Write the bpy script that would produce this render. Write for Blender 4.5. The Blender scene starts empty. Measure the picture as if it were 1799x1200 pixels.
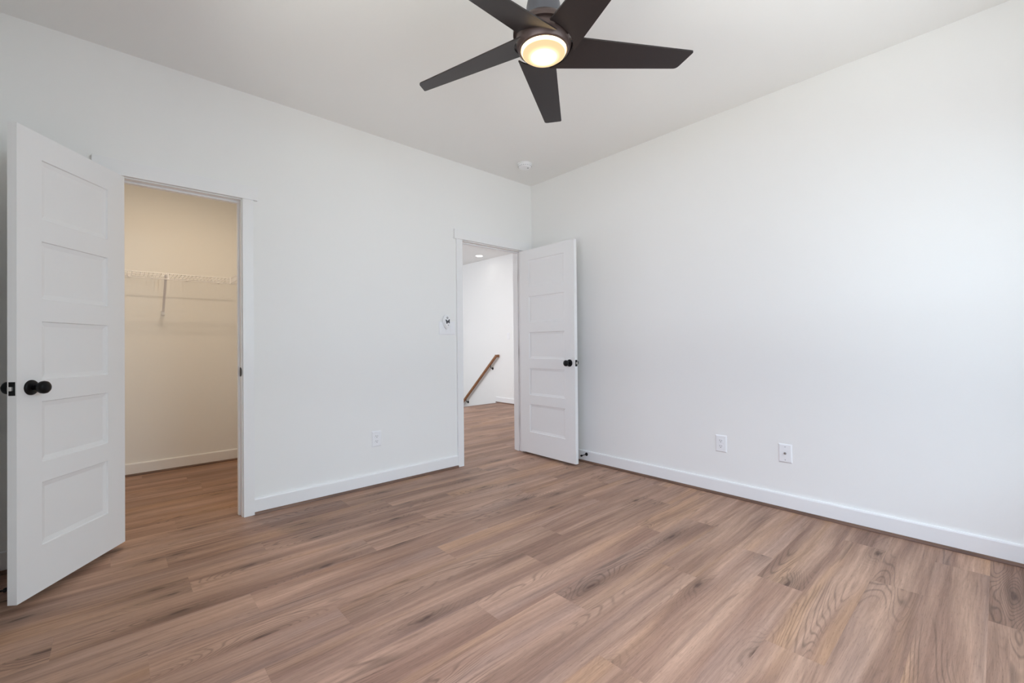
import bpy, bmesh, math, random
from mathutils import Vector, Matrix

C = bpy.context.scene.collection
SC = bpy.context.scene

# ------------------------------------------------------------------ camera
CAM = (-3.24021, -3.26697, 1.08727)
YAW, PITCH, ROLL, FPX = 0.734958, 0.0078736, -0.0093448, 773.72
fw = Vector((math.sin(YAW) * math.cos(PITCH), math.cos(YAW) * math.cos(PITCH), math.sin(PITCH)))
rt = Vector((math.cos(YAW), -math.sin(YAW), 0))
up = rt.cross(fw)
r2 = math.cos(ROLL) * rt + math.sin(ROLL) * up
u2 = -math.sin(ROLL) * rt + math.cos(ROLL) * up
cd = bpy.data.cameras.new('camera')
cd.sensor_fit = 'HORIZONTAL'
cd.sensor_width = 36.0
cd.lens = FPX / 1799.0 * 36.0
cd.clip_start = 0.03
cam = bpy.data.objects.new('camera', cd)
cam.matrix_world = Matrix(((r2.x, u2.x, -fw.x, CAM[0]), (r2.y, u2.y, -fw.y, CAM[1]),
                           (r2.z, u2.z, -fw.z, CAM[2]), (0, 0, 0, 1)))
C.objects.link(cam)
SC.camera = cam

# ------------------------------------------------------------------ world, lights, exposure
w = bpy.data.worlds.new('world')
SC.world = w
w.use_nodes = True
bg = w.node_tree.nodes['Background']
bg.inputs[0].default_value = (0.72, 0.85, 1.0, 1)
bg.inputs[1].default_value = 0.1


def area_light(name, loc, target, sx, sy, power, col):
    d = bpy.data.lights.new(name, 'AREA')
    d.shape = 'RECTANGLE'
    d.size, d.size_y = sx, sy
    d.energy = power
    d.color = col
    o = bpy.data.objects.new(name, d)
    o.location = loc
    o.rotation_euler = (Vector(target) - Vector(loc)).to_track_quat('-Z', 'Y').to_euler()
    C.objects.link(o)
    return o


def point_light(name, loc, power, col, rad):
    d = bpy.data.lights.new(name, 'POINT')
    d.energy = power
    d.color = col
    d.shadow_soft_size = rad
    o = bpy.data.objects.new(name, d)
    o.location = loc
    C.objects.link(o)
    return o


# strength (r, g, b) of every light, in watts per channel
PW = dict(rear_sky=(242, 305, 348), rear_ground_fill=(205, 216, 222), side_fill_high=(132, 144, 200), side_fill_low=(300, 304, 280),
          closet=(8.5, 6.7, 4.8), hall=(24, 24, 24), hall_end=(66, 70, 78), fan=(1.0, 0.72, 0.40))


def pc(n):
    r, g, b = PW[n]
    m = max(r, g, b, 1e-6)
    return m, (r / m, g / m, b / m)


# rear window daylight: the sky above, a low lamp added for ground bounce
area_light('rear_sky', (-1.35, -5.4, 2.6), (-1.35, -2.0, 0.9), 3.4, 2.2, *pc('rear_sky'))
area_light('rear_ground_fill', (-1.35, -5.9, -0.2), (-1.35, -2.0, 2.2), 4.0, 2.0, *pc('rear_ground_fill'))  # added low outside to brighten the ceiling and wall tops
area_light('side_fill_high', (-5.12, -2.7, 2.5), (-1.8, -2.2, 0.9), 3.2, 2.2, *pc('side_fill_high'))  # fill lamp outside the added side window
area_light('side_fill_low', (-5.52, -2.7, -0.2), (-1.8, -2.2, 2.2), 4.0, 2.0, *pc('side_fill_low'))  # low fill lamp added to flatten the room light, same side window
# ceiling lamp in the closet; unseen panel and fill light added in the hall
cl = area_light('closet_lamp', (-2.85, 0.66, 2.735), (-2.85, 0.66, 0.0), 0.11, 0.11, *pc('closet'))
cl.data.shape = 'DISK'
cl.data.spread = math.radians(150)
area_light('hall_ceiling_fill', (0.2, 2.2, 2.74), (0.2, 2.2, 0.0), 1.6, 1.6, *pc('hall'))  # one broad unseen panel standing in for ceiling cans
area_light('hall_side_fill', (-1.9, 3.6, 1.35), (1.7, 3.3, 2.3), 2.2, 1.8, *pc('hall_end'))  # added to brighten the hall wall and ceiling; no window there

SC.view_settings.view_transform = 'Standard'
SC.view_settings.look = 'None'
SC.view_settings.gamma = 1.0
SC.view_settings.use_curve_mapping = False
SC.view_settings.exposure = 0.0
SC.cycles.max_bounces = 14
SC.cycles.diffuse_bounces = 8
SC.cycles.glossy_bounces = 4
SC.cycles.sample_clamp_indirect = 6.0
SC.cycles.use_denoising = True


# ------------------------------------------------------------------ materials
def mat(name, col, rough=0.5, spec=0.5, metal=0.0, bump=0.0, bscale=400.0, coat=0.0):
    m = bpy.data.materials.new(name)
    m.use_nodes = True
    nt = m.node_tree
    b = nt.nodes['Principled BSDF']
    b.inputs['Base Color'].default_value = (*col, 1)
    b.inputs['Roughness'].default_value = rough
    b.inputs['Specular IOR Level'].default_value = spec
    b.inputs['Metallic'].default_value = metal
    if bump:
        tc = nt.nodes.new('ShaderNodeTexCoord')
        n = nt.nodes.new('ShaderNodeTexNoise')
        n.inputs['Scale'].default_value = bscale
        n.inputs['Detail'].default_value = 3
        bp = nt.nodes.new('ShaderNodeBump')
        bp.inputs['Strength'].default_value = bump
        bp.inputs['Distance'].default_value = 0.002
        nt.links.new(tc.outputs['Object'], n.inputs['Vector'])
        nt.links.new(n.outputs['Fac'], bp.inputs['Height'])
        nt.links.new(bp.outputs['Normal'], b.inputs['Normal'])
    return m


M_WALL = mat('wall_paint', (0.86, 0.86, 0.845), 0.75, 0.25, bump=0.10, bscale=220)
M_CEIL = mat('ceiling_paint', (0.85, 0.85, 0.835), 0.85, 0.15, bump=0.12, bscale=160)
M_TRIM = mat('trim_enamel', (0.85, 0.85, 0.85), 0.38, 0.45)
M_DOOR = mat('door_enamel', (0.83, 0.83, 0.83), 0.42, 0.45, bump=0.03, bscale=500)
M_BLACK = mat('black_hardware', (0.004, 0.004, 0.0045), 0.36, 0.22)
M_STEEL = mat('latch_steel', (0.75, 0.74, 0.72), 0.3, 0.5, 1.0)
M_PLAST = mat('white_plastic', (0.87, 0.875, 0.89), 0.35, 0.5)
M_SLOT = mat('dark_slot', (0.03, 0.03, 0.035), 0.6)
M_SLOTG = mat('grey_slot', (0.22, 0.22, 0.25), 0.6)
M_BRASS = mat('coax_metal', (0.35, 0.33, 0.31), 0.35, 0.5, 1.0)
M_GREY = mat('grey_button', (0.42, 0.42, 0.43), 0.5)
M_DGREY = mat('dark_grey_mark', (0.055, 0.055, 0.065), 0.5)
M_BRONZE = mat('fan_bronze', (0.095, 0.066, 0.060), 0.36, 0.5, 0.4)
M_FANCAP = mat('fan_brushed_cover', (0.14, 0.145, 0.165), 0.38, 0.5, 0.8)
M_BLADE = mat('fan_blade_espresso', (0.024, 0.0185, 0.0185), 0.40, 0.42)
M_WIRE = mat('white_wire', (0.88, 0.88, 0.90), 0.35, 0.5)
M_STRUT = mat('strut_metal', (0.88, 0.87, 0.90), 0.45, 0.5)
M_GLASS = bpy.data.materials.new('window_glass')
M_GLASS.use_nodes = True
_nt = M_GLASS.node_tree
_nt.nodes.remove(_nt.nodes['Principled BSDF'])
_t = _nt.nodes.new('ShaderNodeBsdfTransparent')
_g = _nt.nodes.new('ShaderNodeBsdfGlossy')
_g.inputs['Roughness'].default_value = 0.02
_x = _nt.nodes.new('ShaderNodeMixShader')
_x.inputs[0].default_value = 0.06
_nt.links.new(_t.outputs[0], _x.inputs[1])
_nt.links.new(_g.outputs[0], _x.inputs[2])
_nt.links.new(_x.outputs[0], _nt.nodes['Material Output'].inputs[0])


def wood_simple(name, dark, light, rough, sc=(3, 40, 40)):
    m = bpy.data.materials.new(name)
    m.use_nodes = True
    nt = m.node_tree
    b = nt.nodes['Principled BSDF']
    b.inputs['Roughness'].default_value = rough
    tc = nt.nodes.new('ShaderNodeTexCoord')
    mp = nt.nodes.new('ShaderNodeMapping')
    mp.inputs['Scale'].default_value = sc
    n = nt.nodes.new('ShaderNodeTexNoise')
    n.inputs['Scale'].default_value = 1.0
    n.inputs['Detail'].default_value = 4
    r = nt.nodes.new('ShaderNodeValToRGB')
    r.color_ramp.elements[0].color = (*dark, 1)
    r.color_ramp.elements[0].position = 0.3
    r.color_ramp.elements[1].color = (*light, 1)
    r.color_ramp.elements[1].position = 0.7
    nt.links.new(tc.outputs['Object'], mp.inputs['Vector'])
    nt.links.new(mp.outputs[0], n.inputs['Vector'])
    nt.links.new(n.outputs['Fac'], r.inputs[0])
    nt.links.new(r.outputs[0], b.inputs['Base Color'])
    return m


M_SHOE = wood_simple('shoe_moulding_wood', (0.10, 0.052, 0.034), (0.19, 0.105, 0.070), 0.45, (4, 4, 40))
M_RAIL = wood_simple('handrail_wood', (0.22, 0.095, 0.040), (0.34, 0.155, 0.070), 0.35, (30, 6, 30))


def emit(name, col, s):
    m = bpy.data.materials.new(name)
    m.use_nodes = True
    nt = m.node_tree
    nt.nodes.remove(nt.nodes['Principled BSDF'])
    e = nt.nodes.new('ShaderNodeEmission')
    e.inputs[0].default_value = (*col, 1)
    e.inputs[1].default_value = s
    nt.links.new(e.outputs[0], nt.nodes['Material Output'].inputs[0])
    return m


def floor_material():
    m = bpy.data.materials.new('oak_vinyl_plank')
    m.use_nodes = True
    nt = m.node_tree
    N, L = nt.nodes, nt.links
    b = N['Principled BSDF']

    def node(t, **kw):
        n = N.new(t)
        for k, v in kw.items():
            setattr(n, k, v)
        return n

    def math_(op, a, bb=None, c=None, clamp=False):
        n = node('ShaderNodeMath', operation=op, use_clamp=clamp)
        for i, v in enumerate((a, bb, c)):
            if v is None:
                continue
            if isinstance(v, (int, float)):
                n.inputs[i].default_value = v
            else:
                L.new(v, n.inputs[i])
        return n.outputs[0]

    def maprange(v, a0, a1, b0, b1, smooth=True):
        n = node('ShaderNodeMapRange')
        n.interpolation_type = 'SMOOTHSTEP' if smooth else 'LINEAR'
        L.new(v, n.inputs[0])
        for i, x in enumerate((a0, a1, b0, b1)):
            n.inputs[i + 1].default_value = x
        return n.outputs[0]

    def mix(f, a, bb, blend='MIX'):
        n = node('ShaderNodeMix', data_type='RGBA', blend_type=blend)
        if isinstance(f, (int, float)):
            n.inputs[0].default_value = f
        else:
            L.new(f, n.inputs[0])
        for i, v in ((6, a), (7, bb)):
            if isinstance(v, tuple):
                n.inputs[i].default_value = (*v, 1)
            else:
                L.new(v, n.inputs[i])
        return n.outputs[2]

    tc = node('ShaderNodeTexCoord')
    at = node('ShaderNodeAttribute', attribute_name='plank')
    sep = node('ShaderNodeSeparateXYZ')
    L.new(at.outputs['Vector'], sep.inputs[0])
    off = node('ShaderNodeVectorMath', operation='MULTIPLY')
    L.new(at.outputs['Vector'], off.inputs[0])
    off.inputs[1].default_value = (61.0, 47.0, 0.0)
    add = node('ShaderNodeVectorMath', operation='ADD')
    L.new(tc.outputs['Object'], add.inputs[0])
    L.new(off.outputs[0], add.inputs[1])
    P = add.outputs[0]

    def scaled(sx, sy, src=P):
        n = node('ShaderNodeVectorMath', operation='MULTIPLY')
        L.new(src, n.inputs[0])
        n.inputs[1].default_value = (sx, sy, 1.0)
        return n.outputs[0]

    def noise(vec, detail=2, rough=0.5, dist=0.0):
        n = node('ShaderNodeTexNoise')
        n.inputs['Scale'].default_value = 1.0
        n.inputs['Detail'].default_value = detail
        n.inputs['Roughness'].default_value = rough
        n.inputs['Distortion'].default_value = dist
        L.new(vec, n.inputs['Vector'])
        return n.outputs['Fac']

    # gentle waviness of the grain
    wv = noise(scaled(1.0, 3.2), 2)
    wv2 = math_('MULTIPLY', math_('SUBTRACT', wv, 0.5), 0.065)
    # knots: scattered, one or so per plank
    vo = node('ShaderNodeTexVoronoi', feature='F1', voronoi_dimensions='2D')
    vo.inputs['Scale'].default_value = 1.0
    L.new(scaled(1.5, 5.48), vo.inputs['Vector'])
    kd = vo.outputs['Distance']
    vsep = node('ShaderNodeSeparateColor')
    L.new(vo.outputs['Color'], vsep.inputs[0])
    keep = maprange(vsep.outputs[0], 0.56, 0.60, 0.0, 1.0)
    kring = math_('MULTIPLY', maprange(kd, 0.0, 0.50, 1.0, 0.0), keep)
    cw = node('ShaderNodeCombineXYZ')
    L.new(wv2, cw.inputs[1])
    addw = node('ShaderNodeVectorMath', operation='ADD')
    L.new(P, addw.inputs[0])
    L.new(cw.outputs[0], addw.inputs[1])
    PW_ = addw.outputs[0]
    broad = noise(scaled(0.75, 8.5, PW_), 3, 0.5, 0.3)
    hue = noise(scaled(0.55, 6.0, PW_), 2, 0.5, 0.3)
    streak = noise(scaled(2.0, 60.0, PW_), 4, 0.62, 0.15)
    fibre = noise(scaled(10.0, 300.0, PW_), 3, 0.7)
    pores = noise(scaled(26.0, 260.0, PW_), 2, 0.6)
    wob = noise(scaled(16, 70), 2)
    kd2 = math_('ADD', kd, math_('MULTIPLY', math_('SUBTRACT', wob, 0.5), 0.15))
    kspot = math_('MULTIPLY', maprange(kd2, 0.005, 0.085, 1.0, 0.0), keep)
    khalo = math_('MULTIPLY', maprange(kd2, 0.02, 0.32, 1.0, 0.0), keep)
    # cathedral figure: contour lines of a stretched height field, bent round the knots
    h = noise(scaled(0.62, 6.0, PW_), 1.5, 0.5, 0.35)
    h2 = math_('ADD', h, math_('MULTIPLY', kring, 0.22))
    fr = math_('FRACT', math_('MULTIPLY', h2, 32.0))
    lines = maprange(math_('ABSOLUTE', math_('SUBTRACT', math_('MULTIPLY', fr, 2.0), 1.0)), 0.50, 1.0, 0.0, 1.0)
    figm = noise(scaled(0.8, 4.5), 2)
    figmask = math_('MAXIMUM', maprange(figm, 0.49, 0.62, 0.0, 1.0), math_('MULTIPLY', kring, 0.65))
    fig = math_('MULTIPLY', lines, figmask)
    # a few dark mineral streaks
    minr = maprange(noise(scaled(1.3, 26.0, PW_), 2, 0.5), 0.665, 0.76, 0.0, 1.0)

    base = mix(maprange(broad, 0.32, 0.66, 0.0, 1.0), FLOOR_DARK, FLOOR_LIGHT)
    base = mix(maprange(hue, 0.52, 0.70, 0.0, 0.62), base, FLOOR_GOLD)
    base = mix(maprange(hue, 0.30, 0.47, 0.62, 0.0), base, FLOOR_GREY)
    tone = math_('ADD', 0.90, math_('MULTIPLY', sep.outputs[2], 0.19))
    st = maprange(streak, 0.32, 0.68, 0.80, 1.15, False)
    fb = maprange(fibre, 0.3, 0.7, 0.86, 1.10, False)
    po = maprange(pores, 0.56, 0.70, 1.0, 0.80)
    fac = math_('MULTIPLY', math_('MULTIPLY', math_('MULTIPLY', tone, st), fb), po)
    fac = math_('MULTIPLY', fac, math_('SUBTRACT', 1.0, math_('MULTIPLY', fig, 0.36)))
    fac = math_('MULTIPLY', fac, math_('SUBTRACT', 1.0, math_('MULTIPLY', khalo, 0.26)))
    fac = math_('MULTIPLY', fac, math_('SUBTRACT', 1.0, math_('MULTIPLY', minr, 0.30)))
    comb = node('ShaderNodeCombineColor')
    for i in range(3):
        L.new(fac, comb.inputs[i])
    col = mix(1.0, base, comb.outputs[0], 'MULTIPLY')
    col = mix(math_('MULTIPLY', kspot, 0.85), col, (0.080, 0.040, 0.028))
    L.new(col, b.inputs['Base Color'])
    rg = maprange(streak, 0.3, 0.7, 0.52, 0.44)
    L.new(rg, b.inputs['Roughness'])
    b.inputs['Specular IOR Level'].default_value = 0.30
    bp = node('ShaderNodeBump')
    bp.inputs['Strength'].default_value = 0.12
    bp.inputs['Distance'].default_value = 0.001
    L.new(math_('ADD', fibre, math_('MULTIPLY', streak, 0.8)), bp.inputs['Height'])
    L.new(bp.outputs[0], b.inputs['Normal'])
    return m


FLOOR_DARK = (0.268, 0.152, 0.107)
FLOOR_LIGHT = (0.445, 0.274, 0.194)
FLOOR_GOLD = (0.44, 0.252, 0.145)
FLOOR_GREY = (0.35, 0.224, 0.174)
M_FLOOR = floor_material()


# ------------------------------------------------------------------ mesh helpers
class MB:
    def __init__(self):
        self.bm = bmesh.new()

    def box(self, a, b, bev=0.0, mi=0, seg=2):
        x0, x1 = sorted((a[0], b[0]))
        y0, y1 = sorted((a[1], b[1]))
        z0, z1 = sorted((a[2], b[2]))
        vs = [self.bm.verts.new(p) for p in
              [(x0, y0, z0), (x1, y0, z0), (x1, y1, z0), (x0, y1, z0), (x0, y0, z1), (x1, y0, z1), (x1, y1, z1), (x0, y1, z1)]]
        fs = [self.bm.faces.new([vs[i] for i in q]) for q in
              [(3, 2, 1, 0), (4, 5, 6, 7), (0, 1, 5, 4), (1, 2, 6, 5), (2, 3, 7, 6), (3, 0, 4, 7)]]
        if bev:
            es = list({e for f in fs for e in f.edges})
            bmesh.ops.bevel(self.bm, geom=es, offset=bev, segments=seg, affect='EDGES', profile=0.7)
        return self

    def poly(self, pts, vec):
        """closed polygon pts (3D) extruded by vec"""
        v0 = [self.bm.verts.new(p) for p in pts]
        v1 = [self.bm.verts.new(Vector(p) + Vector(vec)) for p in pts]
        n = len(pts)
        self.bm.faces.new(v0[::-1])
        self.bm.faces.new(v1)
        for i in range(n):
            self.bm.faces.new((v0[i], v0[(i + 1) % n], v1[(i + 1) % n], v1[i]))
        return self

    def lathe(self, prof, o=(0, 0, 0), ax=(0, 0, 1), n=40):
        """prof: list of (r, h) along axis ax from o"""
        ax = Vector(ax).normalized()
        q = Vector((0, 0, 1)).rotation_difference(ax)
        rings = []
        for r, h in prof:
            if r < 1e-6:
                rings.append([self.bm.verts.new(Vector(o) + q @ Vector((0, 0, h)))])
            else:
                rings.append([self.bm.verts.new(Vector(o) + q @ Vector((r * math.cos(2 * math.pi * k / n), r * math.sin(2 * math.pi * k / n), h))) for k in range(n)])
        for a, b in zip(rings, rings[1:]):
            for k in range(n):
                k2 = (k + 1) % n
                if len(a) == 1 and len(b) == 1:
                    continue
                if len(a) == 1:
                    self.bm.faces.new((a[0], b[k], b[k2]))
                elif len(b) == 1:
                    self.bm.faces.new((a[k], a[k2], b[0]))
                else:
                    self.bm.faces.new((a[k], a[k2], b[k2], b[k]))
        for rg, rev in ((rings[0], True), (rings[-1], False)):
            if len(rg) > 1:
                self.bm.faces.new(rg[::-1] if rev else rg)
        return self

    def tube(self, pts, r, n=8):
        pts = [Vector(p) for p in pts]
        rings = []
        for i, p in enumerate(pts):
            if i == 0:
                t = pts[1] - pts[0]
            elif i == len(pts) - 1:
                t = pts[-1] - pts[-2]
            else:
                t = (pts[i + 1] - p).normalized() + (p - pts[i - 1]).normalized()
            t.normalize()
            a = Vector((0, 0, 1)) if abs(t.z) < 0.9 else Vector((1, 0, 0))
            u = t.cross(a).normalized()
            v = t.cross(u)
            rings.append([self.bm.verts.new(p + r * (u * math.cos(2 * math.pi * k / n) + v * math.sin(2 * math.pi * k / n))) for k in range(n)])
        for a, b in zip(rings, rings[1:]):
            for k in range(n):
                self.bm.faces.new((a[k], a[(k + 1) % n], b[(k + 1) % n], b[k]))
        self.bm.faces.new(rings[0][::-1])
        self.bm.faces.new(rings[-1])
        return self

    def build(self, name, m, parent=None, smooth=False, loc=None, rotz=0.0):
        bmesh.ops.recalc_face_normals(self.bm, faces=self.bm.faces)
        me = bpy.data.meshes.new(name)
        self.bm.to_mesh(me)
        self.bm.free()
        for k in (m if isinstance(m, (list, tuple)) else [m]):
            me.materials.append(k)
        o = bpy.data.objects.new(name, me)
        C.objects.link(o)
        if parent:
            o.parent = parent
        if loc:
            o.location = loc
        o.rotation_euler.z = rotz
        if smooth:
            for p in me.polygons:
                p.use_smooth = True
            me.set_sharp_from_angle(angle=math.radians(38))
        return o


def tag(o, label, cat, group=None, kind=None):
    o['label'] = label
    o['category'] = cat
    if group:
        o['group'] = group
    if kind:
        o['kind'] = kind
    return o


def struct(o, label, cat):
    return tag(o, label, cat, kind='structure')


def empty(name, loc, rotz=0.0):
    o = bpy.data.objects.new(name, None)
    o.empty_display_size = 0.1
    o.location = loc
    o.rotation_euler.z = rotz
    C.objects.link(o)
    return o


# ------------------------------------------------------------------ dimensions
CH = 2.743            # bedroom ceiling
XL, YB = -3.675, -4.02  # side wall and rear wall of the bedroom
WT = 0.115            # partition thickness
CX1 = -2.147          # closet right wall
CY1 = 1.718           # closet back wall
HX, HY = 2.16, 3.065  # hall wall and edge of the hall floor at the stairs
HC = 2.760            # hall ceiling
CL, CR = -3.236, -2.632   # closet opening
ML, MR = -0.892, -0.151   # bedroom door opening
OH = 2.040                # opening height

# ------------------------------------------------------------------ floor: planks in one mesh
def build_floor():
    bm = bmesh.new()
    lay = bm.faces.layers.float_vector.new('plank')
    rnd = random.Random(11)
    pw, PL, y00 = 0.1825, 1.206, -3.225
    phase = {1: -.675, 2: -1.474, 4: -.777, 5: -1.236, 6: -.603, 7: -.907, 8: -1.657, 9: -1.346, 10: -.741, 11: -1.59,
             12: -.998, 13: -1.775, 14: -1.43, 16: -.843, 18: -2.959}
    tones = {}
    for k in range(-5, 36):
        ya, yb = y00 + pw * k, y00 + pw * (k + 1)
        ya, yb = max(ya, YB - 0.05), min(yb, HY)
        if yb <= ya:
            continue
        x1 = 0.06 if yb < 0.06 else HX + 0.02
        x0 = XL - 0.05
        ph = phase.get(k, rnd.uniform(-1.2, 0))
        j0 = math.floor((x0 - ph) / PL)
        x = ph + PL * j0
        while x < x1:
            a, b = max(x, x0), min(x + PL, x1)
            if b - a > 0.002:
                g = 0.00015
                vs = [bm.verts.new(p) for p in ((a + g, ya + g, 0), (b - g, ya + g, 0), (b - g, yb - g, 0), (a + g, yb - g, 0))]
                f = bm.faces.new(vs)
                f[lay] = (rnd.random(), rnd.random(), rnd.random())
            x += PL
    # underlay slab so no light comes up through the joints
    for (a, b) in (((XL - .05, YB - .05), (0.06, 0.06)), ((XL - .05, 0.06), (HX + .02, HY))):
        z0, z1 = -0.12, -0.0008
        vs = [bm.verts.new(p) for p in [(a[0], a[1], z0), (b[0], a[1], z0), (b[0], b[1], z0), (a[0], b[1], z0),
                                        (a[0], a[1], z1), (b[0], a[1], z1), (b[0], b[1], z1), (a[0], b[1], z1)]]
        for q in [(3, 2, 1, 0), (4, 5, 6, 7), (0, 1, 5, 4), (1, 2, 6, 5), (2, 3, 7, 6), (3, 0, 4, 7)]:
            f = bm.faces.new([vs[i] for i in q])
            f[lay] = (0.1, 0.2, 0.0)
    me = bpy.data.meshes.new('floor')
    bm.to_mesh(me)
    bm.free()
    me.materials.append(M_FLOOR)
    o = bpy.data.objects.new('floor', me)
    C.objects.link(o)
    return o


struct(build_floor(), 'brown oak-look plank floor running through bedroom, closet and hall', 'floor')

# ------------------------------------------------------------------ shell
m = MB()
m.box((XL, 0, 0), (CL, WT, CH)).box((CL, 0, OH), (CR, WT, CH)).box((CR, 0, 0), (ML, WT, CH))
m.box((ML, 0, OH), (MR, WT, CH)).box((MR, 0, 0), (HX + .12, WT, CH))
struct(m.build('wall_left', M_WALL), 'white painted wall holding the closet doorway and the hall doorway', 'wall')
m = MB().box((0, YB - .12, 0), (WT, 0, CH))
struct(m.build('wall_right', M_WALL), 'long blank white wall on the right with two low wall plates', 'wall')
# rear wall with a window
RW = (-2.45, -0.55, 0.72, 2.12)
m = MB().box((XL, YB - .12, 0), (RW[0], YB, CH)).box((RW[1], YB - .12, 0), (0, YB, CH))
m.box((RW[0], YB - .12, 0), (RW[1], YB, RW[2])).box((RW[0], YB - .12, RW[3]), (RW[1], YB, CH))
struct(m.build('wall_rear', M_WALL), 'white wall behind the camera with a wide window', 'wall')
SW = (-3.55, -1.75, 0.72, 2.12)  # opening for the added fill window
m = MB().box((XL - .12, YB - .12, 0), (XL, SW[0], CH)).box((XL - .12, SW[1], 0), (XL, CY1 + .12, CH))
m.box((XL - .12, SW[0], 0), (XL, SW[1], SW[2])).box((XL - .12, SW[0], SW[3]), (XL, SW[1], CH))
struct(m.build('wall_side', M_WALL), 'white side wall left of the camera with an added fill window', 'wall')
m = MB().box((XL - .12, YB - .12, CH), (WT, WT, CH + .12))
struct(m.build('ceiling', M_CEIL), 'flat white bedroom ceiling', 'ceiling')
# closet shell
m = MB().box((XL, CY1, 0), (CX1 + WT, CY1 + .12, CH))
struct(m.build('wall_closet_back', M_WALL), 'closet back wall carrying the wire shelf', 'wall')
m = MB().box((CX1, WT, 0), (CX1 + WT, CY1, CH))
struct(m.build('wall_closet_right', M_WALL), 'closet right-hand wall', 'wall')
m = MB().box((XL - .12, WT, CH), (CX1 + WT, CY1 + .12, CH + .12))
struct(m.build('ceiling_closet', M_CEIL), 'closet ceiling', 'ceiling')
# hall shell
m = MB().box((HX, WT, -2.7), (HX + .12, 6.6, HC))
struct(m.build('wall_hall', M_WALL), 'bright white hall wall seen through the doorway, with the handrail', 'wall')
m = MB().box((CX1, CY1 + .12, -2.7), (CX1 + WT, 6.6, HC))
struct(m.build('wall_hall_left', M_WALL), 'left wall of the hall', 'wall')
m = MB().box((CX1, 6.6, -2.7), (HX + .12, 6.72, HC))
struct(m.build('wall_hall_end', M_WALL), 'end wall of the hall above the stairwell', 'wall')
m = MB().box((CX1 + WT, WT, HC), (HX + .12, 6.72, HC + .12))
struct(m.build('ceiling_hall', M_CEIL), 'hall ceiling with a recessed lamp', 'ceiling')
m = MB()
for i in range(13):
    m.box((1.05, HY + .03 + .215 * i, -2.7), (HX, HY + .03 + .215 * (i + 1), -.19 * (i + 1)))
struct(m.build('stairs', M_FLOOR), 'stairs going down along the hall wall', 'stairs')
m = MB().box((0.95, HY + .03, -2.7), (1.05, 6.6, 0.12)).box((CX1 + WT, HY, -2.7), (1.05, HY + .03, 0.0))
struct(m.build('wall_stairwell', M_WALL), 'low wall beside the stairs', 'wall')
m = MB().box((CX1, HY, -2.82), (HX + .12, 6.72, -2.7))
struct(m.build('floor_lower', M_FLOOR), 'lower floor at the foot of the stairs', 'floor')
m = MB().box((1.05, HY - .012, -.03), (HX, HY + .03, 0.003), 0.004)
struct(m.build('trim_7', M_SHOE), 'wooden edge of the hall floor at the stairs', 'trim')

# windows (behind the camera; the side one is unseen, added for fill)
def window(name, axis, a0, a1, z0, z1, p, label):
    """axis 'y': window in the rear wall (plane y=p); axis 'x': in the side wall (plane x=p)"""
    def P(a, d, z):
        return (a, p - d, z) if axis == 'y' else (p - d, a, z)
    m = MB()
    f = 0.045
    m.box(P(a0, .03, z0), P(a0 + f, .10, z1)).box(P(a1 - f, .03, z0), P(a1, .10, z1))
    m.box(P(a0, .03, z0), P(a1, .10, z0 + f)).box(P(a0, .03, z1 - f), P(a1, .10, z1))
    c = (a0 + a1) / 2
    m.box(P(c - .035, .03, z0), P(c + .035, .10, z1))
    zc = (z0 + z1) / 2
    m.box(P(a0, .04, zc - .02), P(a1, .09, zc + .02))
    o = struct(m.build(name, M_TRIM), label, 'window')
    m = MB().box(P(a0 + f, .06, z0 + f), P(c - .035, .064, z1 - f)).box(P(c + .035, .06, z0 + f), P(a1 - f, .064, z1 - f))
    m.build('pane', M_GLASS, o)
    m = MB().box(P(a0 - .08, -.018, z0 - .08), P(a0, .0, z1 + .0)).box(P(a1, -.018, z0 - .08), P(a1 + .08, .0, z1))
    m.box(P(a0 - .1, -.022, z1), P(a1 + .1, .0, z1 + .09)).box(P(a0 - .1, -.035, z0 - .02), P(a1 + .1, .03, z0))
    m.build('casing', M_TRIM, o)
    return o


window('window_1', 'y', RW[0], RW[1], RW[2], RW[3], YB, 'double window in the rear wall')
window('window_fill', 'x', SW[0], SW[1], SW[2], SW[3], XL, 'unseen double window added in the side wall for fill light')

# ------------------------------------------------------------------ baseboards and shoe mouldings
BT, BH, ST, SH = 0.014, 0.105, 0.014, 0.017


def base_run(name, p0, p1, nrm, label, shoe_name, shoe_label, zb=0.0):
    """baseboard on the wall line p0->p1 (xy); nrm = unit normal into the room"""
    n = Vector((*nrm, 0))
    a, b = Vector((*p0, 0)), Vector((*p1, 0))
    prof = [(0, 0.0), (BT, 0.0), (BT, BH - .010), (BT - .002, BH - .003), (BT - .006, BH), (0, BH)]
    m = MB().poly([a + n * t + Vector((0, 0, z)) for t, z in prof], b - a)
    o = struct(m.build(name, M_TRIM), label, 'baseboard')
    q = [(BT, 0)] + [(BT + ST * math.sin(i * math.pi / 12), SH * math.cos(i * math.pi / 12)) for i in range(7)]
    q = [(BT, 0), (BT, SH)] + [(BT + ST * math.sin(i * math.pi / 12), SH * math.cos(i * math.pi / 12)) for i in range(1, 6)] + [(BT + ST, 0)]
    m = MB().poly([a + n * t + Vector((0, 0, z + 0.0002)) for t, z in q], b - a)
    struct(m.build(shoe_name, M_SHOE), shoe_label, 'trim')
    return o


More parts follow.
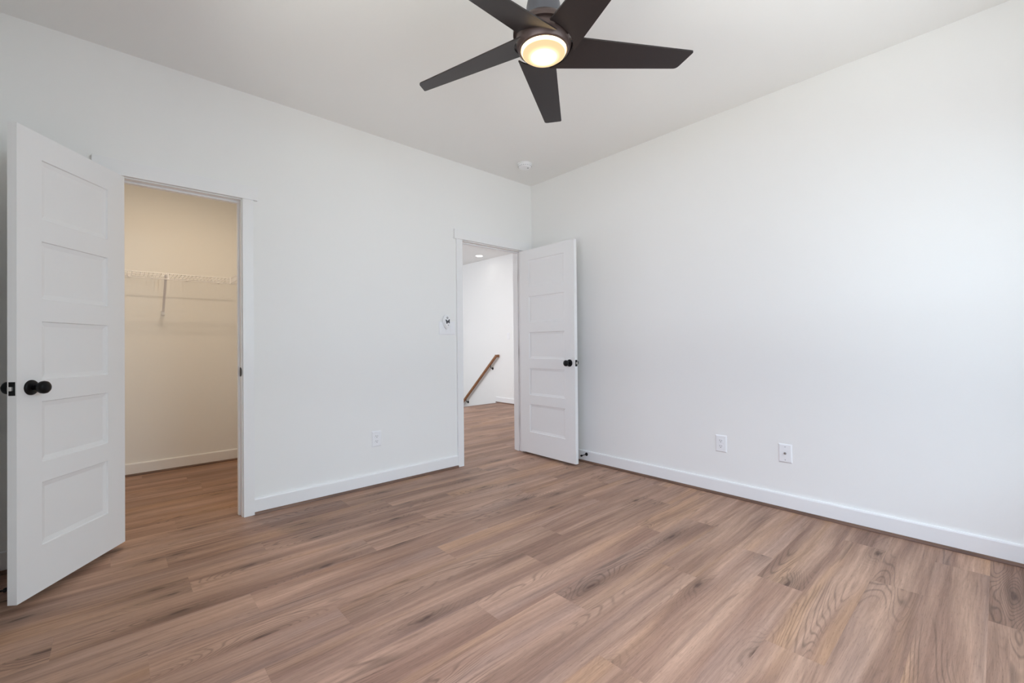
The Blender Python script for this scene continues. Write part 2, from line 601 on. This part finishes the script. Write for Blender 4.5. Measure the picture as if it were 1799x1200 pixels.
CW = 0.062   # casing width
base_run('baseboard_left', (CR + .006 + CW, 0), (ML - .006 - CW, 0), (0, -1), 'white baseboard between the closet doorway and the hall doorway',
         'trim_1', 'brown shoe moulding between the two doorways')
base_run('baseboard_left', (XL, 0), (CL - .006 - CW, 0), (0, -1), 'white baseboard behind the open closet door',
         'trim_2', 'brown shoe moulding behind the open closet door')
base_run('baseboard_right', (0, YB), (0, 0), (-1, 0), 'long white baseboard along the right wall',
         'trim_3', 'brown shoe moulding along the right wall')
base_run('baseboard_rear', (XL, YB), (0, YB), (0, 1), 'white baseboard along the rear wall', 'trim_8', 'brown shoe moulding along the rear wall')
base_run('baseboard_side', (XL, YB), (XL, 0), (1, 0), 'white baseboard along the side wall', 'trim_9', 'brown shoe moulding along the side wall')
base_run('baseboard_closet_back', (XL, CY1), (CX1, CY1), (0, -1), 'white baseboard at the closet back wall',
         'trim_4', 'brown shoe moulding at the closet back wall')
base_run('baseboard_closet_right', (CX1, WT), (CX1, CY1), (-1, 0), 'white baseboard at the closet right wall',
         'trim_5', 'brown shoe moulding at the closet right wall')
base_run('baseboard_hall', (HX, WT), (HX, 3.16), (-1, 0), 'white baseboard on the hall wall beyond the doorway',
         'trim_6', 'brown shoe moulding on the hall wall')


# ------------------------------------------------------------------ door frames
def frame(name, xl, xr, label, hinge_right):
    m = MB()
    J = 0.018
    r = 0.006
    # jambs sit in the opening
    m.box((xl - .001, -.001, 0), (xl + J * 0 + .0005, WT + .001, OH))  # thin liner flush with the opening
    m.box((xr - .0005, -.001, 0), (xr + .001, WT + .001, OH))
    m.box((xl, -.001, OH - .0005), (xr, WT + .001, OH + .001))
    # stops
    s = 0.011
    m.box((xl, .046, 0), (xl + s, .080, OH - s), 0.002).box((xr - s, .046, 0), (xr, .080, OH - s), 0.002)
    m.box((xl, .046, OH - s), (xr, .080, OH), 0.002)
    # casings room side
    for (yy, t, sg) in ((0, .018, -1), (WT, .018, 1)):
        m.box((xl - r - CW, yy, 0), (xl - r, yy + sg * t, OH + r), 0.0015)
        xo = xr + r + CW
        m.box((xr + r, yy, 0), (xo, yy + sg * t, OH + r), 0.0015)
        m.box((xl - r - CW - .024, yy, OH + r), (xo + .024, yy + sg * .024, OH + r + .085), 0.0015)
    return struct(m.build(name, M_TRIM), label, 'door frame')


fr1 = frame('trim_10', CL, CR, 'white casing and jamb round the closet doorway', False)
fr2 = frame('trim_11', ML, MR, 'white casing and jamb round the hall doorway', True)
m = MB().box((CR - .002, .012, .900), (CR, .042, .958), 0.0008)
m.poly([(CR - .0035, .012 - .019 * math.sin(t), .929 + .026 * math.cos(t)) for t in [i * math.pi / 14 for i in range(15)]], (.0035, 0, 0))
m.build('strike_plate', M_BLACK, fr1)['label'] = 'black strike plate on the closet jamb'


# ------------------------------------------------------------------ panel doors
DT = 0.035


def door_slab(w_, z0, z1, sg, a0, a1, panels):
    """slab from local a=0.004..w_, b=0.008..0.043, local x = sg*a"""
    bm = bmesh.new()
    b0, b1 = 0.008, 0.043
    A0 = 0.004

    def V(a, b, z):
        return bm.verts.new((sg * a, b, z))

    def quad(*p):
        bm.faces.new([V(*q) for q in p])

    for (b, s) in ((b1, -1), (b0, 1)):
        def Q(x0, za, x1, zb_):
            quad((x0, b, za), (x1, b, za), (x1, b, zb_), (x0, b, zb_))
        Q(A0, z0, a0, z1)
        Q(a1, z0, w_, z1)
        zs = [z0] + [z for p in panels for z in p] + [z1]
        for i in range(0, len(zs), 2):
            Q(a0, zs[i], a1, zs[i + 1])
        for (za, zb_) in panels:
            rings = []
            for ins, dep in ((0, 0), (.003, .0060), (.0075, .0066), (.023, .0095), (.026, .0095)):
                d = b + s * dep
                rings.append([(a0 + ins, d, za + ins), (a1 - ins, d, za + ins), (a1 - ins, d, zb_ - ins), (a0 + ins, d, zb_ - ins)])
            for p, q in zip(rings, rings[1:]):
                for k in range(4):
                    quad(p[k], p[(k + 1) % 4], q[(k + 1) % 4], q[k])
            quad(*rings[-1])
    quad((A0, b0, z0), (A0, b1, z0), (A0, b1, z1), (A0, b0, z1))
    quad((w_, b0, z0), (w_, b1, z0), (w_, b1, z1), (w_, b0, z1))
    quad((A0, b0, z0), (w_, b0, z0), (w_, b1, z0), (A0, b1, z0))
    quad((A0, b0, z1), (w_, b0, z1), (w_, b1, z1), (A0, b1, z1))
    bmesh.ops.remove_doubles(bm, verts=bm.verts, dist=0.0002)
    m = MB()
    m.bm.free()
    m.bm = bm
    return m


def make_door(name, pin, theta, sg, w_, z0, z1, a0, a1, panels, zk, label):
    rotz = -theta if sg > 0 else theta
    m = door_slab(w_, z0, z1, sg, a0, a1, panels)
    d = struct(m.build(name, M_DOOR, loc=(pin[0], pin[1], 0), rotz=rotz), label, 'door')
    ak = w_ - 0.062
    for side, face in ((1, 0.043), (-1, 0.008)):
        o = (sg * ak, face, zk)
        ax = (0, side, 0)
        ro = MB().lathe([(0.0, 0), (.0325, 0), (.0325, .003), (.031, .006), (.026, .009), (.015, .0105), (0, .0105)], o, ax, 40).build('door_knob', M_BLACK, d, True)
        kn = MB().lathe([(0, .010), (.0115, .010), (.0115, .022), (.014, .028), (.022, .034), (.0265, .042), (.0275, .050), (.0262, .057), (.021, .0625), (.010, .065), (0, .0655)], o, ax, 40).build('knob_ball', M_BLACK, ro, True)
    lp = MB().box((sg * (w_ - .001), 0.0135, zk - .0285), (sg * (w_ + .0015), 0.0375, zk + .0285), 0.001).build('latch_plate', M_BLACK, d)
    lb = MB().box((sg * (w_ + .001), 0.0165, zk - .0085), (sg * (w_ + .011), 0.031, zk + .0085), 0.002).build('latch_bolt', M_STEEL, lp)
    for zh in (z1 - .22, (z0 + z1) / 2, z0 + .28):
        h = MB().box((sg * .0005, .010, zh - .045), (sg * .0045, .040, zh + .045))
        h.lathe([(0, 0), (.006, 0), (.006, .092), (0, .092)], (0, 0.0, zh - .046), (0, 0, 1), 12)
        h.build('hinge', M_BLACK, d)
    return d


PAN = [(.228, .503), (.593, .858), (.952, 1.210), (1.307, 1.564), (1.660, 1.924)]
make_door('door_1', (-3.2293, -0.010), 2.18005, 1, .6043, .030, 2.036, .122, .492, PAN, .924,
          'white five-panel closet door swung wide open at the left')
make_door('door_2', (-0.147, -0.010), 1.5516, -1, .7291, .0218, 2.0293, .140, .606, PAN, .920,
          'white five-panel door standing open against the right wall')


# ------------------------------------------------------------------ wall plates
def plate(name, cx, cz, wall, label, cat, w_=.079, h_=.121, group=None):
    """wall 'A': on y=0 facing -y; 'B': on x=0 facing -x; returns (empty, P) with P(u,d,z) -> local point"""
    if wall == 'A':
        e = empty(name, (cx, 0, cz))
        P = lambda u, d, z: (u, -d, z)
    elif wall == 'B':
        e = empty(name, (0, cx, cz))
        P = lambda u, d, z: (-d, -u, z)
    else:
        e = empty(name, (HX, cx, cz))
        P = lambda u, d, z: (-d, -u, z)
    tag(e, label, cat, group)
    m = MB()
    # bevelled face plate
    h, v, s = w_ / 2, h_ / 2, 0.007
    back = [P(-h, 0, -v), P(h, 0, -v), P(h, 0, v), P(-h, 0, v)]
    mid = [P(-h, .0025, -v), P(h, .0025, -v), P(h, .0025, v), P(-h, .0025, v)]
    fr = [P(-h + s, .0065, -v + s), P(h - s, .0065, -v + s), P(h - s, .0065, v - s), P(-h + s, .0065, v - s)]
    R = [[m.bm.verts.new(p) for p in r] for r in (back, mid, fr)]
    m.bm.faces.new(R[0][::-1])
    m.bm.faces.new(R[2])
    for a, b in zip(R, R[1:]):
        for k in range(4):
            m.bm.faces.new((a[k], a[(k + 1) % 4], b[(k + 1) % 4], b[k]))
    m.build('cover_plate', M_PLAST, e)
    return e, P


def outlet(cx, cz, wall, label):
    e, P = plate('power_outlet', cx, cz, wall, label, 'outlet')
    for zc in (.0195, -.0195):
        m = MB()
        n = 28
        pts = []
        for k in range(n):
            t = 2 * math.pi * k / n
            pts.append(P(max(-.0165, min(.0165, .0185 * math.cos(t))), .0062, zc + max(-.0140, min(.0140, .0175 * math.sin(t)))))
        dvec = Vector(P(0, .0025, 0)) - Vector(P(0, 0, 0))
        m.poly(pts, dvec)
        f = m.build('receptacle', M_PLAST, e)
        m = MB()
        m.box(P(-.0075, .0080, zc - .001), P(-.0053, .0091, zc + .0085))
        m.box(P(.0053, .0080, zc + .0), P(.0075, .0091, zc + .0075))
        m.lathe([(0, 0), (.0027, 0), (.0027, .0004), (0, .0004)], P(0, .0088, zc - .0075), Vector(P(0, 1, 0)) - Vector(P(0, 0, 0)), 12)
        m.build('slots', M_SLOT, f)
    MB().lathe([(0, 0), (.003, 0), (.0025, .001), (0, .0012)], P(0, .0062, 0), Vector(P(0, 1, 0)), 12).build('screw', M_PLAST, e, True)
    return e


outlet(-1.7225, .366, 'A', 'white power outlet low on the left wall between the two doorways')
outlet(-1.917, .365, 'B', 'white power outlet low on the right wall, nearer the corner')
e, P = plate('coax_plate', -2.325, .366, 'B', 'white wall plate with one round cable socket low on the right wall', 'wall plate')
ax = Vector(P(0, 1, 0))
j = MB().lathe([(0, 0), (.0075, 0), (.0075, .002), (.0062, .003), (.0062, .003), (.0048, .003), (.0048, .010), (.0028, .010), (.0028, .004), (0, .004)], P(0, .006, 0), ax, 20).build('cable_socket', M_BRASS, e, True)
for zc in (.042, -.042):
    MB().lathe([(0, 0), (.0032, 0), (.0026, .0012), (0, .0014)], P(0, .0062, zc), ax, 14).build('screw', M_GREY, e, True)

# light switches beside the hall doorway
e, P = plate('switch_plate', -1.0575, 1.241, 'A', 'white three-gang switch plate beside the hall doorway', 'switch', .168, .116)
for u in (-.046, 0, .046):
    m = MB().box(P(u - .0165, .0055, -.033), P(u + .0165, .0085, .033), 0.001)
    r = m.build('rocker', M_PLAST, e)
for u in (-.046, 0, .046):
    for zc in (.048, -.048):
        MB().lathe([(0, 0), (.0027, 0), (.002, .001), (0, .0012)], P(u, .0062, zc), Vector(P(0, 1, 0)), 10).build('screw', M_PLAST, e, True)
# hall switch
e, P = plate('switch_plate', 2.80, 1.250, 'H', 'small white switch plate on the bright hall wall', 'switch', .075, .12)
MB().box(P(-.0165, .0055, -.033), P(.0165, .0085, .033), 0.001).build('rocker', M_PLAST, e)

# fan remote in its wall cradle
e = tag(empty('fan_remote', (-1.072, -0.0095, 1.297)), 'oval white fan remote with a dark mark, mounted over the switch plate', 'remote')


def egg(n, rx, rt, rb):
    pts = []
    for k in range(n):
        t = 2 * math.pi * k / n
        s = math.sin(t)
        z = s * (rt if s > 0 else rb)
        x = rx * math.cos(t) * (1.0 if s > 0 else (1 - .30 * (-s)))
        pts.append((x, z))
    return pts


m = MB()
rings = []
for sc, d in ((1.10, 0.0), (1.10, .006), (1.05, .009), (1.0, .010)):
    rings.append([m.bm.verts.new((x * sc, -d, z * sc)) for x, z in egg(36, .035, .056, .060)])
m.bm.faces.new(rings[0])
m.bm.faces.new(rings[-1][::-1])
for a, b in zip(rings, rings[1:]):
    for k in range(36):
        m.bm.faces.new((a[k], a[(k + 1) % 36], b[(k + 1) % 36], b[k]))
m.build('cradle', M_PLAST, e, True)
m = MB()
rings = []
for sc, d in ((.90, .0102), (.90, .017), (.85, .020), (.74, .022)):
    rings.append([m.bm.verts.new((x * sc, -d, z * sc)) for x, z in egg(36, .035, .056, .060)])
m.bm.faces.new(rings[0])
m.bm.faces.new(rings[-1][::-1])
for a, b in zip(rings, rings[1:]):
    for k in range(36):
        m.bm.faces.new((a[k], a[(k + 1) % 36], b[(k + 1) % 36], b[k]))
body = m.build('body', M_PLAST, e, True)
MB().lathe([(0, 0), (.0105, 0), (.0105, .0015), (.009, .0022), (0, .0025)], (-.003, -.0215, .033), (0, -1, 0), 24).build('round_button', M_GREY, e, True)
m = MB()
m.poly([(-.023, -.0222, .016), (-.016, -.0222, .019), (-.004, -.0222, .008), (.004, -.0222, .009), (.014, -.0222, .022), (.020, -.0222, .021), (.0205, -.0222, -.010), (.015, -.0222, -.016), (.008, -.0222, -.008), (.001, -.0222, -.009), (-.008, -.0222, -.021), (-.013, -.0222, -.017)], (0, -.0012, 0))
m.build('dark_mark', M_DGREY, e)
MB().lathe([(0, 0), (.0055, 0), (.005, .0012), (0, .0014)], (.006, -.0215, -.031), (0, -1, 0), 16).build('small_button', M_GREY, e, True)

# ------------------------------------------------------------------ smoke detector
e = tag(empty('smoke_detector', (-.448, -.375, CH)), 'round white smoke detector on the ceiling near the corner', 'smoke detector')
MB().lathe([(0, 0), (.066, 0), (.066, .008), (.063, .011), (0, .011)], (0, 0, 0), (0, 0, -1), 48).build('mounting_base', M_PLAST, e, True)
MB().lathe([(0, .011), (.058, .011), (.0595, .018), (.058, .030), (.050, .040), (.030, .043), (0, .0435)], (0, 0, 0), (0, 0, -1), 48).build('housing', M_PLAST, e, True)
m = MB()
for k in range(20):
    t = 2 * math.pi * k / 20
    c, s = math.cos(t), math.sin(t)
    m.box((c * .0585 - .003, s * .0585 - .003, -.0285), (c * .0585 + .003, s * .0585 + .003, -.0265))
m.build('vent_slots', M_SLOTG, e)
MB().lathe([(0, 0), (.009, 0), (.008, .003), (0, .0035)], (.012, -.028, -.0425), (0, 0, -1), 20).build('test_button', M_GREY, e, True)


# ------------------------------------------------------------------ ceiling fan
FX, FY, FZ = -1.899, -1.999, 2.355
fan = tag(empty('ceiling_fan', (FX, FY, CH)), 'dark bronze five-blade ceiling fan with a glowing round lamp', 'ceiling fan')
Z = lambda z: z - CH
MB().lathe([(0, 0), (.072, 0), (.072, .012), (.062, .035), (.040, .052), (.022, .058), (0, .058)], (0, 0, 0), (0, 0, -1), 48).build('canopy', M_BRONZE, fan, True)
MB().lathe([(0, 0), (.0135, 0), (.0135, .17), (0, .17)], (0, 0, -.050), (0, 0, -1), 24).build('downrod', M_BRONZE, fan, True)
MB().lathe([(0, Z(2.575)), (.022, Z(2.575)), (.048, Z(2.565)), (.064, Z(2.540)), (.071, Z(2.505)), (.073, Z(2.45)), (.073, Z(2.441)), (.066, Z(2.438)), (0, Z(2.438))], (0, 0, 0), (0, 0, 1), 56).build('coupling_cover', M_FANCAP, fan, True)
MB().lathe([(0, Z(2.436)), (.080, Z(2.436)), (.104, Z(2.428)), (.114, Z(2.415)), (.117, Z(2.402)), (.128, Z(2.400)), (.128, Z(2.385)), (.116, Z(2.384)), (.115, Z(2.378)), (.115, Z(2.352)), (.113, Z(2.334)), (.106, Z(2.322)), (.097, Z(2.319)), (.0955, Z(2.322)), (.0955, Z(2.330)), (0, Z(2.330))], (0, 0, 0), (0, 0, 1), 64).build('motor_housing', M_BRONZE, fan, True)

# lamp diffuser: brightest over the lamp behind its centre
M_LAMP = bpy.data.materials.new('lamp_diffuser')
M_LAMP.use_nodes = True
nt = M_LAMP.node_tree
nt.nodes.remove(nt.nodes['Principled BSDF'])
tc = nt.nodes.new('ShaderNodeTexCoord')
ln = nt.nodes.new('ShaderNodeVectorMath')
ln.operation = 'LENGTH'
mv = nt.nodes.new('ShaderNodeVectorMath')
mv.operation = 'MULTIPLY'
mv.inputs[1].default_value = (1, 1, 0)
nt.links.new(tc.outputs['Object'], mv.inputs[0])
nt.links.new(mv.outputs[0], ln.inputs[0])
rp = nt.nodes.new('ShaderNodeMapRange')
rp.interpolation_type = 'SMOOTHERSTEP'
nt.links.new(ln.outputs['Value'], rp.inputs[0])
for i, v in enumerate((0.0, 0.091, 1.0, 0.0)):
    rp.inputs[i + 1].default_value = v
em = nt.nodes.new('ShaderNodeEmission')
em.inputs[0].default_value = (*PW['fan'], 1)
pw3 = nt.nodes.new('ShaderNodeMath')
pw3.operation = 'POWER'
pw3.inputs[1].default_value = 2.3
nt.links.new(rp.outputs[0], pw3.inputs[0])
ma = nt.nodes.new('ShaderNodeMath')
ma.operation = 'MULTIPLY_ADD'
ma.inputs[1].default_value = 16.0
ma.inputs[2].default_value = 1.06
nt.links.new(pw3.outputs[0], ma.inputs[0])
lip = nt.nodes.new('ShaderNodeMapRange')
lip.interpolation_type = 'SMOOTHSTEP'
for i, v in enumerate((0.087, 0.0935, 0.0, 6.0)):
    lip.inputs[i + 1].default_value = v
nt.links.new(ln.outputs['Value'], lip.inputs[0])
sm = nt.nodes.new('ShaderNodeMath')
nt.links.new(ma.outputs[0], sm.inputs[0])
nt.links.new(lip.outputs[0], sm.inputs[1])
nt.links.new(sm.outputs[0], em.inputs[1])
nt.links.new(em.outputs[0], nt.nodes['Material Output'].inputs[0])
MB().lathe([(0, Z(2.328)), (.0935, Z(2.328)), (.0935, Z(2.318)), (.090, Z(2.309)), (.080, Z(2.301)), (.062, Z(2.295)), (.040, Z(2.2915)), (.018, Z(2.290)), (0, Z(2.2898))], (0, 0, 0), (0, 0, 1), 64).build('lamp_diffuser', M_LAMP, fan, True)


def blade_mesh():
    tp = math.tan(math.radians(-13.66))
    # outline in (r, t): root arc round the housing, leading and trailing edge, oblique tip
    A, B = (.660, .005), (.618, .092)
    pts = []
    a0, a1, R = math.radians(-15.5), math.radians(66.5), .1235
    for k in range(15):
        a = a0 + (a1 - a0) * k / 14
        pts.append((R * math.cos(a), R * math.sin(a)))
    # rounded inner point
    pts += [(.0475, .1168), (.0455, .1185), (.0470, .1195), (.052, .1188)]

    def corner(p, q, s, rad, n=5):
        """round corner q between p and s"""
        p, q, s = Vector(p), Vector(q), Vector(s)
        a, b = q + (p - q).normalized() * rad, q + (s - q).normalized() * rad
        return [tuple((1 - t) ** 2 * a + 2 * t * (1 - t) * q + t * t * b) for t in [i / n for i in range(n + 1)]]
    Bi = (.052, .1188)
    Ai = (R * math.cos(a0), R * math.sin(a0))
    for k in range(1, 6):
        t = k / 6
        pts.append((Bi[0] + (B[0] - Bi[0]) * t, Bi[1] + (B[1] - Bi[1]) * t))
    pts += corner(Bi, B, A, .016)
    pts += corner(B, A, Ai, .010)
    for k in range(1, 6):
        t = k / 6
        pts.append((A[0] + (Ai[0] - A[0]) * t, A[1] + (Ai[1] - A[1]) * t))
    m = MB()
    m.poly([(r, t, t * tp - .003) for r, t in pts], (0, 0, .006))
    # arm joining the blade to the motor
    m.poly([(r, t, t * tp + .003) for r, t in ((.09, -.01), (.19, .005), (.19, .06), (.08, .06))], (0, 0, .010))
    return m


for k in range(5):
    b = blade_mesh().build('blade', M_BLADE, fan)
    b.location = (0, 0, FZ - CH)
    b.rotation_euler.z = -.65273 + k * 2 * math.pi / 5


# ------------------------------------------------------------------ closet wire shelves
def wire_shelf(name, length, depth, label, first, angle_rot, loc, struts, clips):
    """local: x along the wall, back at y=0, front at y=-depth, z=0 the deck"""
    e = tag(empty(name, loc, angle_rot), label, 'shelf', None)
    rr, rw = .0032, .0017
    lip = .050
    for nm, y, z in (('back_rod', -.006, -.003), ('middle_rod', -depth * .5, -.004), ('front_rod', -depth, -.003), ('lip_rod', -depth - .004, -lip)):
        MB().tube([(0, y, z), (length, y, z)], rr, 8).build(nm, M_WIRE, e, True)
    m = MB()
    n = int(length / .0270)
    for i in range(n + 1):
        x = .004 + i * .0270
        if x > length:
            break
        m.tube([(x, -.003, .001), (x, -depth + .004, .001), (x, -depth - .003, -.004), (x, -depth - .006, -lip)], rw, 5)
    m.build('wire_deck', M_WIRE, e, True)
    for x in struts:
        s = MB()
        top, bot = Vector((x, -depth + .004, -.010)), Vector((x, -.012, -.300))
        d = (bot - top)
        nrm = Vector((0, d.z, -d.y)).normalized()
        w2 = .0085
        pts = [top + Vector((-w2, 0, 0)), top + Vector((w2, 0, 0)), top + Vector((w2, 0, 0)) + nrm * .008, top + Vector((-w2, 0, 0)) + nrm * .008]
        s.poly(pts, d)
        so = s.build('support_strut', M_STRUT, e)
        MB().box((x - .013, -.016, -.335), (x + .013, -.001, -.298), .002).build('strut_foot', M_PLAST, so)
        MB().box((x + .010, -depth - .006, -lip - .004), (x + .020, -depth + .006, .004), .001).build('strut_hook', M_WIRE, so)
    for x in clips:
        MB().box((x - .007, -.014, -.016), (x + .007, -.001, .006), .001).build('wall_clip', M_PLAST, e)
    return e


ZS = 1.7165
wire_shelf('wire_shelf', CX1 - XL - .004, .305, 'white wire shelf across the closet back wall, held by one slanting strut', True, 0.0, (XL + .002, CY1, ZS),
           [-2.918 - XL, -3.55 - XL], [.06, .30, .53, .68, .93, 1.17, 1.42])
e = wire_shelf('wire_shelf', 1.00, .305, 'short white wire shelf at the closet right wall, meeting the back shelf at the corner', False, -math.pi / 2, (CX1, CY1 - .326, ZS),
               [.70], [.2, .5, .8])
# corner joiner of the two lips
MB().box((-.012, -.318, -.055), (.006, -.296, .006), .002).build('corner_joiner', M_PLAST, e)


# ------------------------------------------------------------------ handrail on the hall wall
hr = tag(empty('handrail', (HX, 3.085, .885)), 'brown wooden handrail sloping down the hall wall beyond the doorway', 'handrail')
dy, dz = 1.9, -1.9 * .894
m = MB()
rx = -.062
d = Vector((0, dy, dz))
nrm = Vector((0, -dz, dy)).normalized()
sect = []
for k in range(16):
    t = 2 * math.pi * k / 16
    cx, cz = math.cos(t), math.sin(t)
    sx = .021 * (abs(cx) ** .7) * (1 if cx > 0 else -1)
    sz = .026 * (abs(cz) ** .7) * (1 if cz > 0 else -1)
    sect.append(Vector((rx + sx, 0, 0)) + nrm * sz)
m.poly(sect, d)
m.build('rail', M_RAIL, hr, True)
MB().box((rx - .021, -.022, -.028), (-.001, .020, .022), .006).build('wall_return', M_RAIL, hr)
for yb in (.17, .97, 1.6):
    zb = dz / dy * yb
    b = MB()
    b.lathe([(0, 0), (.026, 0), (.026, .004), (.012, .010), (0, .010)], (-.001, yb + .01, zb - .095), (-1, 0, 0), 20)
    b.tube([(-.008, yb + .01, zb - .095), (-.040, yb + .008, zb - .090), (rx, yb, zb - .065), (rx, yb, zb - .030)], .007, 10)
    b.build('bracket', M_BLACK, hr, True)

# recessed hall lamp
e = tag(empty('recessed_lamp', (1.832, 3.235, HC)), 'recessed ceiling lamp glowing in the hall beyond the doorway', 'ceiling lamp')
MB().lathe([(.062, 0), (.085, 0), (.085, .003), (.080, .005), (.064, .005), (.062, .002)], (0, 0, 0), (0, 0, -1), 40).build('trim_ring', M_PLAST, e, True)
MB().lathe([(0, .0005), (.062, .0005), (.062, .003), (0, .003)], (0, 0, 0), (0, 0, -1), 40).build('lens', emit('hall_lens', (1, .96, .9), 14.0), e)


# ------------------------------------------------------------------ door stops
def door_stop(loc, rotz, label):
    e = tag(empty('door_stop', loc, rotz), label, 'door stop')
    MB().lathe([(0, 0), (.0155, 0), (.0155, .003), (.012, .007), (.005, .010), (0, .010)], (0, 0, 0), (0, -1, 0), 24).build('flange', M_BLACK, e, True)
    MB().lathe([(0, .008), (.0038, .008), (.0038, .070), (0, .070)], (0, 0, 0), (0, -1, 0), 14).build('rod', M_BLACK, e, True)
    MB().lathe([(0, .066), (.0085, .066), (.0092, .072), (.0085, .080), (.005, .083), (0, .083)], (0, 0, 0), (0, -1, 0), 20).build('tip', M_BLACK, e, True)


door_stop((-BT, -.707, .075), -math.pi / 2, 'black door stop on the right baseboard beside the open hall door')
door_stop((XL + BT, -.378, .050), math.pi / 2, 'black door stop low behind the open closet door')
